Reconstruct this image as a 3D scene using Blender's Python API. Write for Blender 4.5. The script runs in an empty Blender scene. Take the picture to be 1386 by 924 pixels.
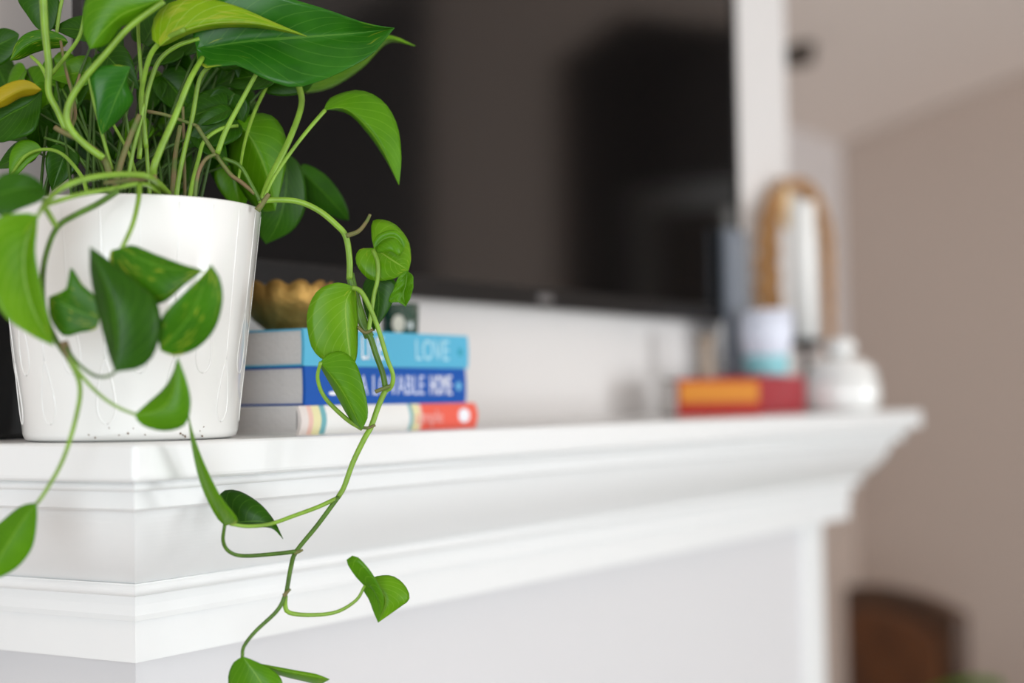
import bpy, bmesh, math, random
from mathutils import Vector, Matrix
random.seed(7)
S = bpy.context.scene
COL = S.collection

# ---------------------------------------------------------------- camera, world, light
F_PX, CX, CY = 2160.0, 693.0, 462.0
ZS = 1.37                                  # height of the mantel top
CAM = Vector((0.0, 0.0, ZS + 0.0226))
HEAD, PITCH, ROLL = math.radians(58.36), math.radians(2.147), 0.0159
fwd = Vector((math.sin(HEAD)*math.cos(PITCH), math.cos(HEAD)*math.cos(PITCH), math.sin(PITCH)))
right0 = Vector((math.cos(HEAD), -math.sin(HEAD), 0.0))
up0 = right0.cross(fwd)
right = right0*math.cos(ROLL) - up0*math.sin(ROLL)
up = right0*math.sin(ROLL) + up0*math.cos(ROLL)
cd = bpy.data.cameras.new('camera')
cam = bpy.data.objects.new('camera', cd); COL.objects.link(cam)
M = Matrix((right, up, -fwd)).transposed().to_4x4(); M.translation = CAM
cam.matrix_world = M
cd.sensor_width = 36.0; cd.lens = F_PX/1386*36.0
cd.clip_start = 0.05
cd.dof.use_dof = True; cd.dof.focus_distance = 1.112; cd.dof.aperture_fstop = 2.15; cd.dof.aperture_blades = 0
S.camera = cam
S.view_settings.view_transform = 'Standard'; S.view_settings.look = 'None'
S.view_settings.gamma = 1.0; S.view_settings.use_curve_mapping = False
S.view_settings.exposure = -0.26
w = bpy.data.worlds.new('sky'); S.world = w; w.use_nodes = True
bg = w.node_tree.nodes['Background']; bg.inputs[0].default_value = (0.80, 0.88, 1.0, 1); bg.inputs[1].default_value = 1.0

YWIN, YEAVE, XEND, XLEFT = -3.8, 1.593, 4.42, -2.2
def window_light(loc, rot, wd, ht, power, name, col):
    l = bpy.data.lights.new(name, 'AREA'); l.shape = 'RECTANGLE'; l.size = wd; l.size_y = ht
    l.energy = power; l.color = col
    o = bpy.data.objects.new(name, l); COL.objects.link(o)
    o.location = loc; o.rotation_euler = rot
WINS = [(0.75, 1.35, 1.5, 1.5), (3.0, 1.35, 1.5, 1.5)]      # x centre, z centre, width, height
WINL = (-1.2, 1.35, 1.7, 1.5)                               # added window in the left wall, for side fill: y centre, z centre, width, height
for (x, z, a, b), pw in zip(WINS, (40, 105)): window_light((x, YWIN+0.06, z), (math.radians(90), 0, 0), a, b, pw, 'window_area_light', (0.935, 0.98, 1.0))
window_light((XLEFT+0.06, WINL[0], WINL[1]), (math.radians(90), 0, math.radians(-90)), WINL[2], WINL[3], 100, 'window_area_light', (0.85, 0.94, 1.0))  # fill light added to brighten the left faces and the end wall

def P(px, py, Z):
    return CAM + (right*((px-CX)/F_PX) + up*((CY-py)/F_PX) + fwd)*Z
def onY(px, py, y):                       # point of the pixel's ray at world depth y
    d = right*((px-CX)/F_PX) + up*((CY-py)/F_PX) + fwd
    return CAM + d*((y-CAM.y)/d.y)

# ---------------------------------------------------------------- materials
MATS = {}
def mat(name, col, rough=0.5, metal=0.0, noise=0.0, nscale=20.0, bump=0.0, bscale=60.0, coat=0.0, trans=0.0, ior=1.45, spec=0.5, sss=0.0, col2=None):
    if name in MATS: return MATS[name]
    m = bpy.data.materials.new(name); m.use_nodes = True
    nt = m.node_tree; b = nt.nodes['Principled BSDF']
    b.inputs['Base Color'].default_value = (*col, 1); b.inputs['Roughness'].default_value = rough
    b.inputs['Metallic'].default_value = metal; b.inputs['Coat Weight'].default_value = coat
    b.inputs['Transmission Weight'].default_value = trans; b.inputs['IOR'].default_value = ior
    b.inputs['Specular IOR Level'].default_value = spec
    tc = nt.nodes.new('ShaderNodeTexCoord')
    if noise > 0 or col2:
        n = nt.nodes.new('ShaderNodeTexNoise'); n.inputs['Scale'].default_value = nscale; n.inputs['Detail'].default_value = 5
        nt.links.new(tc.outputs['Object'], n.inputs['Vector'])
        mx = nt.nodes.new('ShaderNodeMix'); mx.data_type = 'RGBA'
        c2 = col2 if col2 else tuple(c*(1-noise) for c in col)
        mx.inputs['A'].default_value = (*col, 1); mx.inputs['B'].default_value = (*c2, 1)
        rp = nt.nodes.new('ShaderNodeMapRange'); rp.inputs[1].default_value = 0.35; rp.inputs[2].default_value = 0.65
        nt.links.new(n.outputs['Fac'], rp.inputs[0]); nt.links.new(rp.outputs[0], mx.inputs['Factor'])
        nt.links.new(mx.outputs['Result'], b.inputs['Base Color'])
    if bump > 0:
        n2 = nt.nodes.new('ShaderNodeTexNoise'); n2.inputs['Scale'].default_value = bscale; n2.inputs['Detail'].default_value = 4
        nt.links.new(tc.outputs['Object'], n2.inputs['Vector'])
        bp = nt.nodes.new('ShaderNodeBump'); bp.inputs['Strength'].default_value = bump; bp.inputs['Distance'].default_value = 0.004
        nt.links.new(n2.outputs['Fac'], bp.inputs['Height']); nt.links.new(bp.outputs['Normal'], b.inputs['Normal'])
    MATS[name] = m; return m

def leaf_mat(name, c1, c2, vein, yellow=0.0, rough=0.34):
    m = bpy.data.materials.new(name); m.use_nodes = True; nt = m.node_tree; N = nt.nodes; L = nt.links
    b = N['Principled BSDF']; b.inputs['Roughness'].default_value = rough; b.inputs['Specular IOR Level'].default_value = 0.20
    tc = N.new('ShaderNodeTexCoord'); uv = N.new('ShaderNodeUVMap'); uv.uv_map = 'UVMap'
    sp = N.new('ShaderNodeSeparateXYZ'); L.new(uv.outputs[0], sp.inputs[0])
    def mth(op, a, c=None):
        n = N.new('ShaderNodeMath'); n.operation = op
        for i, v in enumerate((a, c)):
            if v is None: continue
            if isinstance(v, (int, float)): n.inputs[i].default_value = v
            else: L.new(v, n.inputs[i])
        return n.outputs[0]
    v = mth('ABSOLUTE', mth('SUBTRACT', sp.outputs[1], 0.5))           # 0 at midrib, .5 at edge
    rib = mth('LESS_THAN', v, 0.014)
    ph = mth('SUBTRACT', mth('MULTIPLY', sp.outputs[0], 9.0), mth('MULTIPLY', v, 8.0))
    fr = mth('ABSOLUTE', mth('SUBTRACT', mth('FRACT', ph), 0.5))
    side = mth('MULTIPLY', mth('LESS_THAN', fr, 0.05), 0.35)
    vn = mth('MAXIMUM', mth('MULTIPLY', rib, 0.8), side)
    no = N.new('ShaderNodeTexNoise'); no.inputs['Scale'].default_value = 38; no.inputs['Detail'].default_value = 4
    L.new(tc.outputs['Object'], no.inputs['Vector'])
    r1 = N.new('ShaderNodeMapRange'); r1.inputs[1].default_value = 0.35; r1.inputs[2].default_value = 0.68; L.new(no.outputs['Fac'], r1.inputs[0])
    m1 = N.new('ShaderNodeMix'); m1.data_type = 'RGBA'; m1.inputs['A'].default_value = (*c1, 1); m1.inputs['B'].default_value = (*c2, 1)
    L.new(r1.outputs[0], m1.inputs['Factor'])
    src = m1.outputs['Result']
    if yellow > 0:                                                     # variegation streaks along the side veins
        mp = N.new('ShaderNodeMapping'); mp.inputs['Scale'].default_value = (2.2, 7.0, 1.0); mp.inputs['Rotation'].default_value = (0, 0, 0.5)
        L.new(uv.outputs[0], mp.inputs['Vector'])
        n3 = N.new('ShaderNodeTexNoise'); n3.inputs['Scale'].default_value = 1.4; n3.inputs['Detail'].default_value = 3
        L.new(mp.outputs[0], n3.inputs['Vector'])
        r3 = N.new('ShaderNodeMapRange'); r3.inputs[1].default_value = 0.66 - yellow*0.3; r3.inputs[2].default_value = 0.74 - yellow*0.3
        L.new(n3.outputs['Fac'], r3.inputs[0])
        m3 = N.new('ShaderNodeMix'); m3.data_type = 'RGBA'; m3.inputs['B'].default_value = (0.36, 0.44, 0.03, 1)
        L.new(src, m3.inputs['A']); L.new(r3.outputs[0], m3.inputs['Factor']); src = m3.outputs['Result']
    m2 = N.new('ShaderNodeMix'); m2.data_type = 'RGBA'; m2.inputs['B'].default_value = (*vein, 1)
    L.new(src, m2.inputs['A']); L.new(vn, m2.inputs['Factor'])
    L.new(m2.outputs['Result'], b.inputs['Base Color'])
    bp = N.new('ShaderNodeBump'); bp.inputs['Strength'].default_value = 0.12; bp.inputs['Distance'].default_value = 0.002
    L.new(mth('SUBTRACT', 1.0, vn), bp.inputs['Height']); L.new(bp.outputs[0], b.inputs['Normal'])
    tr = N.new('ShaderNodeBsdfTranslucent'); hs = N.new('ShaderNodeHueSaturation'); hs.inputs['Value'].default_value = 1.5
    L.new(m2.outputs['Result'], hs.inputs['Color']); L.new(hs.outputs[0], tr.inputs[0])
    ms = N.new('ShaderNodeMixShader'); ms.inputs[0].default_value = 0.30
    out = N['Material Output']; L.new(b.outputs[0], ms.inputs[1]); L.new(tr.outputs[0], ms.inputs[2]); L.new(ms.outputs[0], out.inputs[0])
    return m
LEAF = {
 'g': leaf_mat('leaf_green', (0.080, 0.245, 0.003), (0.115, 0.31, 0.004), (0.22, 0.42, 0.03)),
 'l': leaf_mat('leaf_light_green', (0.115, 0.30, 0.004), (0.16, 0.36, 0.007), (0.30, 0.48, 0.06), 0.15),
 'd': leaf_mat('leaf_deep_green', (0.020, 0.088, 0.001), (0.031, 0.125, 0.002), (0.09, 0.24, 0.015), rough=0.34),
 'b': leaf_mat('leaf_glossy_green', (0.022, 0.135, 0.008), (0.036, 0.185, 0.010), (0.10, 0.28, 0.03), 0.05, rough=0.26),
 'y': leaf_mat('leaf_lime', (0.26, 0.42, 0.006), (0.18, 0.36, 0.005), (0.42, 0.55, 0.12), 0.5),
 'o': leaf_mat('leaf_gold', (0.50, 0.37, 0.010), (0.42, 0.36, 0.012), (0.5, 0.45, 0.06)),
 'v': leaf_mat('leaf_variegated', (0.040, 0.165, 0.002), (0.062, 0.225, 0.003), (0.15, 0.36, 0.03), 0.30),
}
STEM = mat('stem_green', (0.23, 0.41, 0.035), 0.4, noise=0.3, nscale=60)
STEMD = mat('stem_dark_green', (0.085, 0.19, 0.012), 0.45, noise=0.4, nscale=80)
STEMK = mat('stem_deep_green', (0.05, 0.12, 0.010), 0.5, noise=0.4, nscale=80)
STEMB = mat('stem_brown', (0.20, 0.13, 0.06), 0.6, col2=(0.11, 0.17, 0.03), nscale=70)
PAINT = mat('white_gloss_paint', (0.86, 0.865, 0.86), 0.28, bump=0.03, bscale=25)
WALLW = mat('white_wall_paint', (0.74, 0.715, 0.70), 0.75, bump=0.05, bscale=220)
TAUPE = mat('taupe_wall_paint', (0.50, 0.405, 0.35), 0.8, bump=0.05, bscale=200)
CEILM = mat('ceiling_paint', (0.80, 0.70, 0.64), 0.85, bump=0.05, bscale=160)
FLOORM = mat('wood_floor', (0.41, 0.375, 0.345), 0.4, noise=0.4, nscale=8)

# ---------------------------------------------------------------- helpers
def link(o, parent=None):
    COL.objects.link(o)
    if parent is not None:
        o.parent = parent; o.matrix_parent_inverse = Matrix.Translation(-Vector(parent.location))
    return o
def tag(o, label=None, cat=None, group=None, kind=None):
    if label: o['label'] = label
    if cat: o['category'] = cat
    if group: o['group'] = group
    if kind: o['kind'] = kind
    return o
def empty(name, loc, label, cat, group=None):
    o = bpy.data.objects.new(name, None); o.location = loc; o.empty_display_size = 0.02
    COL.objects.link(o); return tag(o, label, cat, group)
def mesh(name, vs, fs, m, parent=None, smooth=False, uv=None, bevel=0.0, sub=0):
    me = bpy.data.meshes.new(name); me.from_pydata([tuple(v) for v in vs], [], fs); me.update()
    bm = bmesh.new(); bm.from_mesh(me); bmesh.ops.recalc_face_normals(bm, faces=bm.faces); bm.to_mesh(me); bm.free()
    if m: me.materials.append(m)
    if smooth:
        for p in me.polygons: p.use_smooth = True
    o = bpy.data.objects.new(name, me); link(o, parent)
    if bevel:
        b = o.modifiers.new('bevel', 'BEVEL'); b.width = bevel; b.segments = 3; b.limit_method = 'ANGLE'
    if sub:
        s = o.modifiers.new('subsurf', 'SUBSURF'); s.levels = s.render_levels = sub
    return o
def box_data(a, b):
    x0, y0, z0 = a; x1, y1, z1 = b
    return ([(x0,y0,z0),(x1,y0,z0),(x1,y1,z0),(x0,y1,z0),(x0,y0,z1),(x1,y0,z1),(x1,y1,z1),(x0,y1,z1)],
            [(0,3,2,1),(4,5,6,7),(0,1,5,4),(1,2,6,5),(2,3,7,6),(3,0,4,7)])
def box(name, a, b, m, parent=None, bevel=0.0):
    v, f = box_data(a, b); return mesh(name, v, f, m, parent, bevel=bevel)
def boxes(name, lst, m, parent=None, bevel=0.0):
    V, Fc = [], []
    for a, b in lst:
        v, f = box_data(a, b); n = len(V); V += v; Fc += [tuple(i+n for i in q) for q in f]
    return mesh(name, V, Fc, m, parent, bevel=bevel)
def struct(o): o['kind'] = 'structure'; return o
def lathe(name, prof, c, m, parent=None, n=48, close=True, rfun=None, smooth=True):
    """prof = [(r, z)]; revolve about the vertical through c"""
    V, Fc = [], []
    for r, z in prof:
        for i in range(n):
            a = 2*math.pi*i/n
            rr, zz = (r, z) if rfun is None else rfun(r, z, a)
            V.append((c[0]+rr*math.cos(a), c[1]+rr*math.sin(a), c[2]+zz))
    k = len(prof)
    for j in range(k-1):
        for i in range(n):
            i2 = (i+1) % n
            Fc.append((j*n+i, j*n+i2, (j+1)*n+i2, (j+1)*n+i))
    if close:
        Fc.append(tuple(range(n))); Fc.append(tuple((k-1)*n+i for i in range(n)))
    return mesh(name, V, Fc, m, parent, smooth=smooth)
def catmull(pts, n):
    pts = [Vector(p) for p in pts]
    if len(pts) == 2: return [pts[0].lerp(pts[1], i/(n-1)) for i in range(n)]
    dist = [0.0]
    for a, b in zip(pts, pts[1:]): dist.append(dist[-1] + max((b-a).length, 1e-6))
    tot = dist[-1]; out = []
    ext = [pts[0]*2-pts[1]] + pts + [pts[-1]*2-pts[-2]]
    for i in range(n):
        s = tot*i/(n-1); k = 0
        while k < len(pts)-2 and s > dist[k+1]: k += 1
        t = (s-dist[k])/(dist[k+1]-dist[k]); p0, p1, p2, p3 = ext[k], ext[k+1], ext[k+2], ext[k+3]
        out.append(0.5*((2*p1)+(p2-p0)*t+(2*p0-5*p1+4*p2-p3)*t*t+(3*p1-p0-3*p2+p3)*t**3))
    return out
def tube_data(path, radii, nr=8):
    V, Fc = [], []; n = len(path); ref = Vector((0.31, 0.2, 0.93)); prev = None
    for i, p in enumerate(path):
        t = (path[min(i+1, n-1)] - path[max(i-1, 0)]).normalized()
        u = (ref - t*ref.dot(t)) if prev is None else (prev - t*prev.dot(t))
        if u.length < 1e-6: u = t.orthogonal()
        u.normalize(); prev = u; v = t.cross(u)
        for k in range(nr):
            a = 2*math.pi*k/nr
            V.append(p + (u*math.cos(a)+v*math.sin(a))*radii[i])
    for i in range(n-1):
        for k in range(nr):
            k2 = (k+1) % nr
            Fc.append((i*nr+k, i*nr+k2, (i+1)*nr+k2, (i+1)*nr+k))
    Fc.append(tuple(range(nr))); Fc.append(tuple((n-1)*nr+k for k in range(nr)))
    return V, Fc
def tube(name, pts, r0, r1, m, parent, n=None, nr=8):
    n = n or max(10, len(pts)*5)
    path = catmull(pts, n)
    V, Fc = tube_data(path, [r0+(r1-r0)*i/(n-1) for i in range(n)], nr)
    return mesh(name, V, Fc, m, parent, smooth=True)
def text_mesh(name, txt, size, m, parent, matrix, ext=0.0003, sx=1.0):
    c = bpy.data.curves.new(name, 'FONT'); c.body = txt; c.size = size; c.extrude = ext; c.align_x = 'CENTER'; c.align_y = 'CENTER'
    c.resolution_u = 3
    o = bpy.data.objects.new(name+'_tmp', c); COL.objects.link(o)
    dg = bpy.context.evaluated_depsgraph_get(); dg.update()
    me = bpy.data.meshes.new_from_object(o.evaluated_get(dg)); bpy.data.objects.remove(o); bpy.data.curves.remove(c)
    me.transform(matrix @ Matrix.Diagonal((sx, 1, 1, 1))); me.materials.clear(); me.materials.append(m); me.name = name
    return link(bpy.data.objects.new(name, me), parent)

# ---------------------------------------------------------------- room shell
X0, Y0, X1 = 0.7263, 0.7263, 2.335          # mantel cap: left end, front, right end
YW = 0.946                                  # chimney breast / TV wall face
XB = onY(1067, 250, YW).x                   # right corner of the chimney breast
ZE = CAM.z + 0.727; SL = 0.28; YR = (YEAVE+YWIN)/2
def zc(y): return ZE + SL*(YEAVE-y) if y > YR else ZE + SL*(y-YWIN)
struct(box('floor', (XLEFT-0.1, YWIN-0.1, -0.05), (7.1, YEAVE+0.1, 0), FLOORM))
def prism_x(name, poly, x0, x1, m):         # poly in (y, z), extruded along x
    n = len(poly)
    V = [(x0, y, z) for y, z in poly] + [(x1, y, z) for y, z in poly]
    Fc = [tuple(range(n)), tuple(range(2*n-1, n-1, -1))] + [(i, (i+1) % n, (i+1) % n+n, i+n) for i in range(n)]
    return struct(mesh(name, V, Fc, m))
prism_x('ceiling', [(YEAVE+0.1, ZE-SL*0.1), (YR, zc(YR)), (YWIN-0.1, ZE-SL*0.1), (YWIN-0.1, ZE+0.05), (YR, zc(YR)+0.08), (YEAVE+0.1, ZE+0.05)], XLEFT-0.1, 7.1, CEILM)
def prism_y(name, poly, y0, y1, m):         # poly in (x, z)
    n = len(poly)
    V = [(x, y0, z) for x, z in poly] + [(x, y1, z) for x, z in poly]
    Fc = [tuple(range(n)), tuple(range(2*n-1, n-1, -1))] + [(i, (i+1) % n, (i+1) % n+n, i+n) for i in range(n)]
    return struct(mesh(name, V, Fc, m))
# chimney breast: its front carries the TV and the mantel, its right side steps back to the alcove
XT = onY(208, 120, YW).x; YWL = YW+0.07       # the wall steps back a little left of the TV
prism_x('wall_fireplace', [(YW, 0), (YEAVE, 0), (YEAVE, zc(YEAVE)-0.002), (YW, zc(YW)-0.002)], XT, XB, WALLW)
prism_x('wall_beside_fireplace', [(YWL, 0), (YEAVE, 0), (YEAVE, zc(YEAVE)-0.002), (YWL, zc(YWL)-0.002)], XLEFT, XT, mat('shaded_grey_taupe', (0.62, 0.555, 0.52), 0.8, bump=0.05, bscale=200))  # grey taupe here stands in for shadow on the wall left of the TV
struct(box('wall_alcove', (XB-0.02, YEAVE, 0), (XEND+0.1, YEAVE+0.08, ZE+0.02), mat('alcove_wall_paint', (0.64, 0.59, 0.575), 0.8)))
struct(box('trim_1', (XB+0.001, YEAVE-0.02, 0), (XEND-0.001, YEAVE, ZS-0.05), TAUPE))
YO1, YO2 = -0.72, 0.55                      # opening in the end wall, under a raking bulkhead
prism_x('wall_end', [(YEAVE, 0), (YEAVE, zc(YEAVE)-0.003), (YO2, zc(YO2)-0.003), (YO2, 0)], XEND, XEND+0.1, TAUPE)
prism_x('wall_end_bulkhead', [(YO2, zc(YO2)-0.003), (YR, zc(YR)-0.003), (YO1, CAM.z+1.09), (-0.47, CAM.z+1.22), (YO2, zc(YO2)-0.05)][:5], XEND, XEND+0.1, TAUPE)
YD = -1.20                                  # dark section added to the unseen end wall beyond this; it shows as the black left part of the TV screen
prism_x('wall_end_side', [(YO1, 0), (YO1, CAM.z+1.09), (YR, zc(YR)-0.003), (YD, zc(YD)-0.003), (YD, 0)], XEND, XEND+0.1, TAUPE)
prism_x('wall_end_dark', [(YD, 0), (YD, zc(YD)-0.003), (YWIN, zc(YWIN)-0.003), (YWIN, 0)], XEND, XEND+0.1, mat('reflection_dark', (0.035, 0.028, 0.025), 0.7))
prism_x('wall_hall', [(YEAVE, 0), (YEAVE, zc(YEAVE)), (YR, zc(YR)), (YWIN, zc(YWIN)), (YWIN, 0)], 5.30, 5.40, mat('hall_brown_paint', (0.11, 0.088, 0.078), 0.7))
LWP = mat('left_wall_paint', (0.6, 0.56, 0.53), 0.8)
ya, yb, za, zb_ = WINL[0]-WINL[2]/2, WINL[0]+WINL[2]/2, WINL[1]-WINL[3]/2, WINL[1]+WINL[3]/2
struct(boxes('wall_left', [((XLEFT-0.1, YWIN, 0), (XLEFT, ya, ZE)), ((XLEFT-0.1, yb, 0), (XLEFT, YEAVE, ZE)), ((XLEFT-0.1, ya, 0), (XLEFT, yb, za)), ((XLEFT-0.1, ya, zb_), (XLEFT, yb, ZE))], LWP))
prism_x('wall_left_gable', [(YEAVE, ZE), (YR, zc(YR)), (YWIN, ZE)], XLEFT-0.1, XLEFT, LWP)
fr = struct(boxes('window_3', [((XLEFT-0.09, ya, za), (XLEFT-0.03, ya+0.05, zb_)), ((XLEFT-0.09, yb-0.05, za), (XLEFT-0.03, yb, zb_)), ((XLEFT-0.09, ya+0.05, za), (XLEFT-0.03, yb-0.05, za+0.05)), ((XLEFT-0.09, ya+0.05, zb_-0.05), (XLEFT-0.03, yb-0.05, zb_)), ((XLEFT-0.09, WINL[0]-0.025, za+0.05), (XLEFT-0.03, WINL[0]+0.025, zb_-0.05))], PAINT))  # added unseen window around the left fill light
for q0, q1 in ((ya+0.05, WINL[0]-0.025), (WINL[0]+0.025, yb-0.05)):
    g = box('pane', (XLEFT-0.065, q0, za+0.05), (XLEFT-0.06, q1, zb_-0.05), mat('window_glass', (1, 1, 1), 0.02, trans=1.0)); g.parent = fr
struct(box('wall_hall_side', (XEND+0.1, YO2+0.5, 0), (5.32, YO2+0.58, zc(YO2+0.5)-0.02), TAUPE))
struct(box('wall_hall_far_side', (XEND+0.1, -1.6, 0), (5.32, -1.52, zc(-1.6)-0.02), TAUPE))
# pale door frame inside the hall
d = struct(boxes('door_1', [((5.24, -0.87, 0), (5.30, -0.78, 2.08)), ((5.24, -0.12, 0), (5.30, -0.03, 2.08)), ((5.24, -0.87, 2.08), (5.30, -0.03, 2.17))], PAINT))
o = box('door_leaf', (5.27, -0.78, 0), (5.299, -0.12, 2.08), mat('door_brown', (0.09, 0.06, 0.04), 0.5)); o.parent = d
# window wall behind the camera with two openings
xs = [XLEFT]
seg = []
for x, z, a, b in WINS:
    seg.append(((xs[-1], YWIN-0.1, 0), (x-a/2, YWIN, ZE)))
    seg.append(((x-a/2, YWIN-0.1, 0), (x+a/2, YWIN, z-b/2)))
    seg.append(((x-a/2, YWIN-0.1, z+b/2), (x+a/2, YWIN, ZE)))
    xs.append(x+a/2)
seg.append(((xs[-1], YWIN-0.1, 0), (XEND+0.1, YWIN, ZE)))
struct(boxes('wall_window', seg, TAUPE))
for i, (x, z, a, b) in enumerate(WINS):
    f = 0.05; y0, y1 = YWIN-0.09, YWIN-0.03
    fr = struct(boxes('window_%d' % (i+1), [((x-a/2, y0, z-b/2), (x-a/2+f, y1, z+b/2)), ((x+a/2-f, y0, z-b/2), (x+a/2, y1, z+b/2)),
        ((x-a/2+f, y0, z-b/2), (x+a/2-f, y1, z-b/2+f)), ((x-a/2+f, y0, z+b/2-f), (x+a/2-f, y1, z+b/2)), ((x-f/2, y0, z-b/2+f), (x+f/2, y1, z+b/2-f))], PAINT))
    for xa, xb in ((x-a/2+f, x-f/2), (x+f/2, x+a/2-f)):
        g = box('pane', (xa, YWIN-0.065, z-b/2+f), (xb, YWIN-0.06, z+b/2-f), mat('window_glass', (1, 1, 1), 0.02, trans=1.0)); g.parent = fr

# ceiling fitting near the breast
cp = Vector((3.445, 1.347, zc(1.347)))
cl = lathe('ceiling_spotlight', [(0.030, -0.034), (0.042, -0.03), (0.046, -0.004), (0.046, 0.012)], cp, mat('dark_bronze', (0.06, 0.045, 0.035), 0.5, metal=0.4), n=24)
tag(cl, 'small dark round fitting on the ceiling right of the TV', 'ceiling fitting')

# ---------------------------------------------------------------- mantel
def sweep(name, prof, m, parent):
    """closed profile of (inset, height below top); carried round left return, front and right return with mitres"""
    V, Fc = [], []; n = len(prof)
    for st in range(4):
        for o_, z in prof:
            x = X0+o_ if st < 2 else X1-o_
            y = YWL if st == 0 else YW if st == 3 else Y0+o_
            V.append((x, y, ZS+z))
    for st in range(3):
        for i in range(n):
            j = (i+1) % n
            Fc.append((st*n+i, st*n+j, (st+1)*n+j, (st+1)*n+i))
    Fc.append(tuple(range(n))); Fc.append(tuple(3*n+i for i in range(n)))
    return mesh(name, V, Fc, m, parent)
mantel = empty('mantelpiece', ((X0+X1)/2, YW, 0), 'white painted mantelpiece with a stepped crown moulding under the shelf', 'mantelpiece')
def arc(cx, cy, r, a0, a1, n): return [(cx+r*math.cos(math.radians(a0+(a1-a0)*i/n)), cy+r*math.sin(math.radians(a0+(a1-a0)*i/n))) for i in range(n+1)]
e = 0.0035
def prism_z(name, poly, z0, z1, m, parent, bevel=0.0):
    n = len(poly); V = [(x, y, z0) for x, y in poly]+[(x, y, z1) for x, y in poly]
    return mesh(name, V, [tuple(range(n)), tuple(range(2*n-1, n-1, -1))]+[(i, (i+1) % n, (i+1) % n+n, i+n) for i in range(n)], m, parent, bevel=bevel)
board = prism_z('shelf_board', [(X0, Y0), (X1, Y0), (X1, YW), (XT, YW), (XT, YWL), (X0, YWL)], ZS-0.0246, ZS, PAINT, mantel, bevel=0.0035)
IN = 0.15
sweep('bead_moulding', [(0.014, -0.0246)] + arc(0.0168, -0.0285, 0.0028, 110, 250, 6) + [(0.022, -0.0318), (IN, -0.0318), (IN, -0.0246)], PAINT, mantel)
sweep('fillet_moulding', [(0.022, -0.0318), (0.022, -0.0430), (0.025, -0.0448), (IN, -0.0445), (IN, -0.0318)], PAINT, mantel)
cv = [(p.x, p.y) for p in catmull([(0.034, -0.0445, 0), (0.037, -0.054, 0), (0.0425, -0.065, 0), (0.051, -0.077, 0), (0.0615, -0.088, 0), (0.0745, -0.0985, 0)], 22)]
cov = sweep('cove_moulding', cv + [(IN, -0.0985), (IN, -0.0445)], PAINT, mantel)
sweep('ledge_moulding', [(0.072, -0.0985)] + arc(0.0745, -0.103, 0.0045, 125, 235, 6) + [(0.0775, -0.108), (IN, -0.108), (IN, -0.0985)], PAINT, mantel)
sweep('lower_moulding', [(0.082, -0.108), (0.0828, -0.115), (0.0818, -0.122), (0.0795, -0.1252), (IN, -0.1252), (IN, -0.108)], PAINT, mantel)
sweep('frieze_board', [(0.0855, -0.1252), (0.0855, -0.1550), (IN, -0.1550), (IN, -0.1252)], PAINT, mantel)
prism_z('surround_panel', [(X0+0.118, Y0+0.118), (X1-0.128, Y0+0.118), (X1-0.128, YW), (XT, YW), (XT, YWL), (X0+0.118, YWL)], 0, ZS-0.15, mat('surround_paint', (0.70, 0.69, 0.70), 0.6), mantel)
box('pilaster', (X1-0.196, Y0+0.110, 0), (X1-0.127, YW, ZS-0.152), PAINT, mantel, bevel=0.004)

# ---------------------------------------------------------------- television
TVY = 0.912; xl, xr = onY(112, 120, TVY).x, onY(1001, 200, TVY).x; zb = ZS+0.1275; zt = zb+(xr-xl)*0.57
tv = empty('television', ((xl+xr)/2, YW, zb), 'large black flat screen television hung on the white wall above the mantel', 'television')
BZ = mat('tv_bezel', (0.010, 0.009, 0.009), 0.3)
boxes('bezel', [((xl, TVY, zb), (xr, TVY+0.012, zb+0.022)), ((xl, TVY, zt-0.012), (xr, TVY+0.012, zt)), ((xl, TVY, zb+0.022), (xl+0.011, TVY+0.012, zt-0.012)), ((xr-0.011, TVY, zb+0.022), (xr, TVY+0.012, zt-0.012))], BZ, tv, bevel=0.001)
box('screen', (xl+0.011, TVY+0.003, zb+0.022), (xr-0.011, TVY+0.010, zt-0.012), mat('tv_screen', (0.005, 0.0045, 0.0045), 0.085, ior=1.62), tv)
box('back_housing', (xl+0.03, TVY+0.012, zb+0.02), (xr-0.03, TVY+0.030, zt-0.03), BZ, tv, bevel=0.004)
bp = onY(738, 399, TVY)
box('badge', (bp.x-0.016, TVY-0.0012, zb+0.006), (bp.x+0.016, TVY, zb+0.015), mat('badge_grey', (0.25, 0.24, 0.24), 0.35, metal=0.6), tv, bevel=0.001)
box('wall_bracket', ((xl+xr)/2-0.2, TVY+0.030, zb+0.2), ((xl+xr)/2+0.2, YW-0.0015, zb+0.4), BZ, tv)

# ---------------------------------------------------------------- books by the pot
BY = 0.768
PAGES = mat('book_pages', (0.66, 0.62, 0.60), 0.85, bump=0.25, bscale=300)
def band_mat(name, stops, x0, x1):
    m = bpy.data.materials.new(name); m.use_nodes = True; nt = m.node_tree; b = nt.nodes['Principled BSDF']; b.inputs['Roughness'].default_value = 0.35
    tc = nt.nodes.new('ShaderNodeTexCoord'); sp = nt.nodes.new('ShaderNodeSeparateXYZ'); nt.links.new(tc.outputs['Object'], sp.inputs[0])
    mr = nt.nodes.new('ShaderNodeMapRange'); mr.inputs[1].default_value = x0; mr.inputs[2].default_value = x1; nt.links.new(sp.outputs[0], mr.inputs[0])
    cr = nt.nodes.new('ShaderNodeValToRGB'); cr.color_ramp.interpolation = 'CONSTANT'
    els = cr.color_ramp.elements; els[0].position = stops[0][0]; els[0].color = (*stops[0][1], 1); els[1].position = stops[1][0]; els[1].color = (*stops[1][1], 1)
    for p, c in stops[2:]:
        e_ = els.new(p); e_.color = (*c, 1)
    nt.links.new(mr.outputs[0], cr.inputs[0]); nt.links.new(cr.outputs[0], b.inputs['Base Color']); return m
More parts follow.
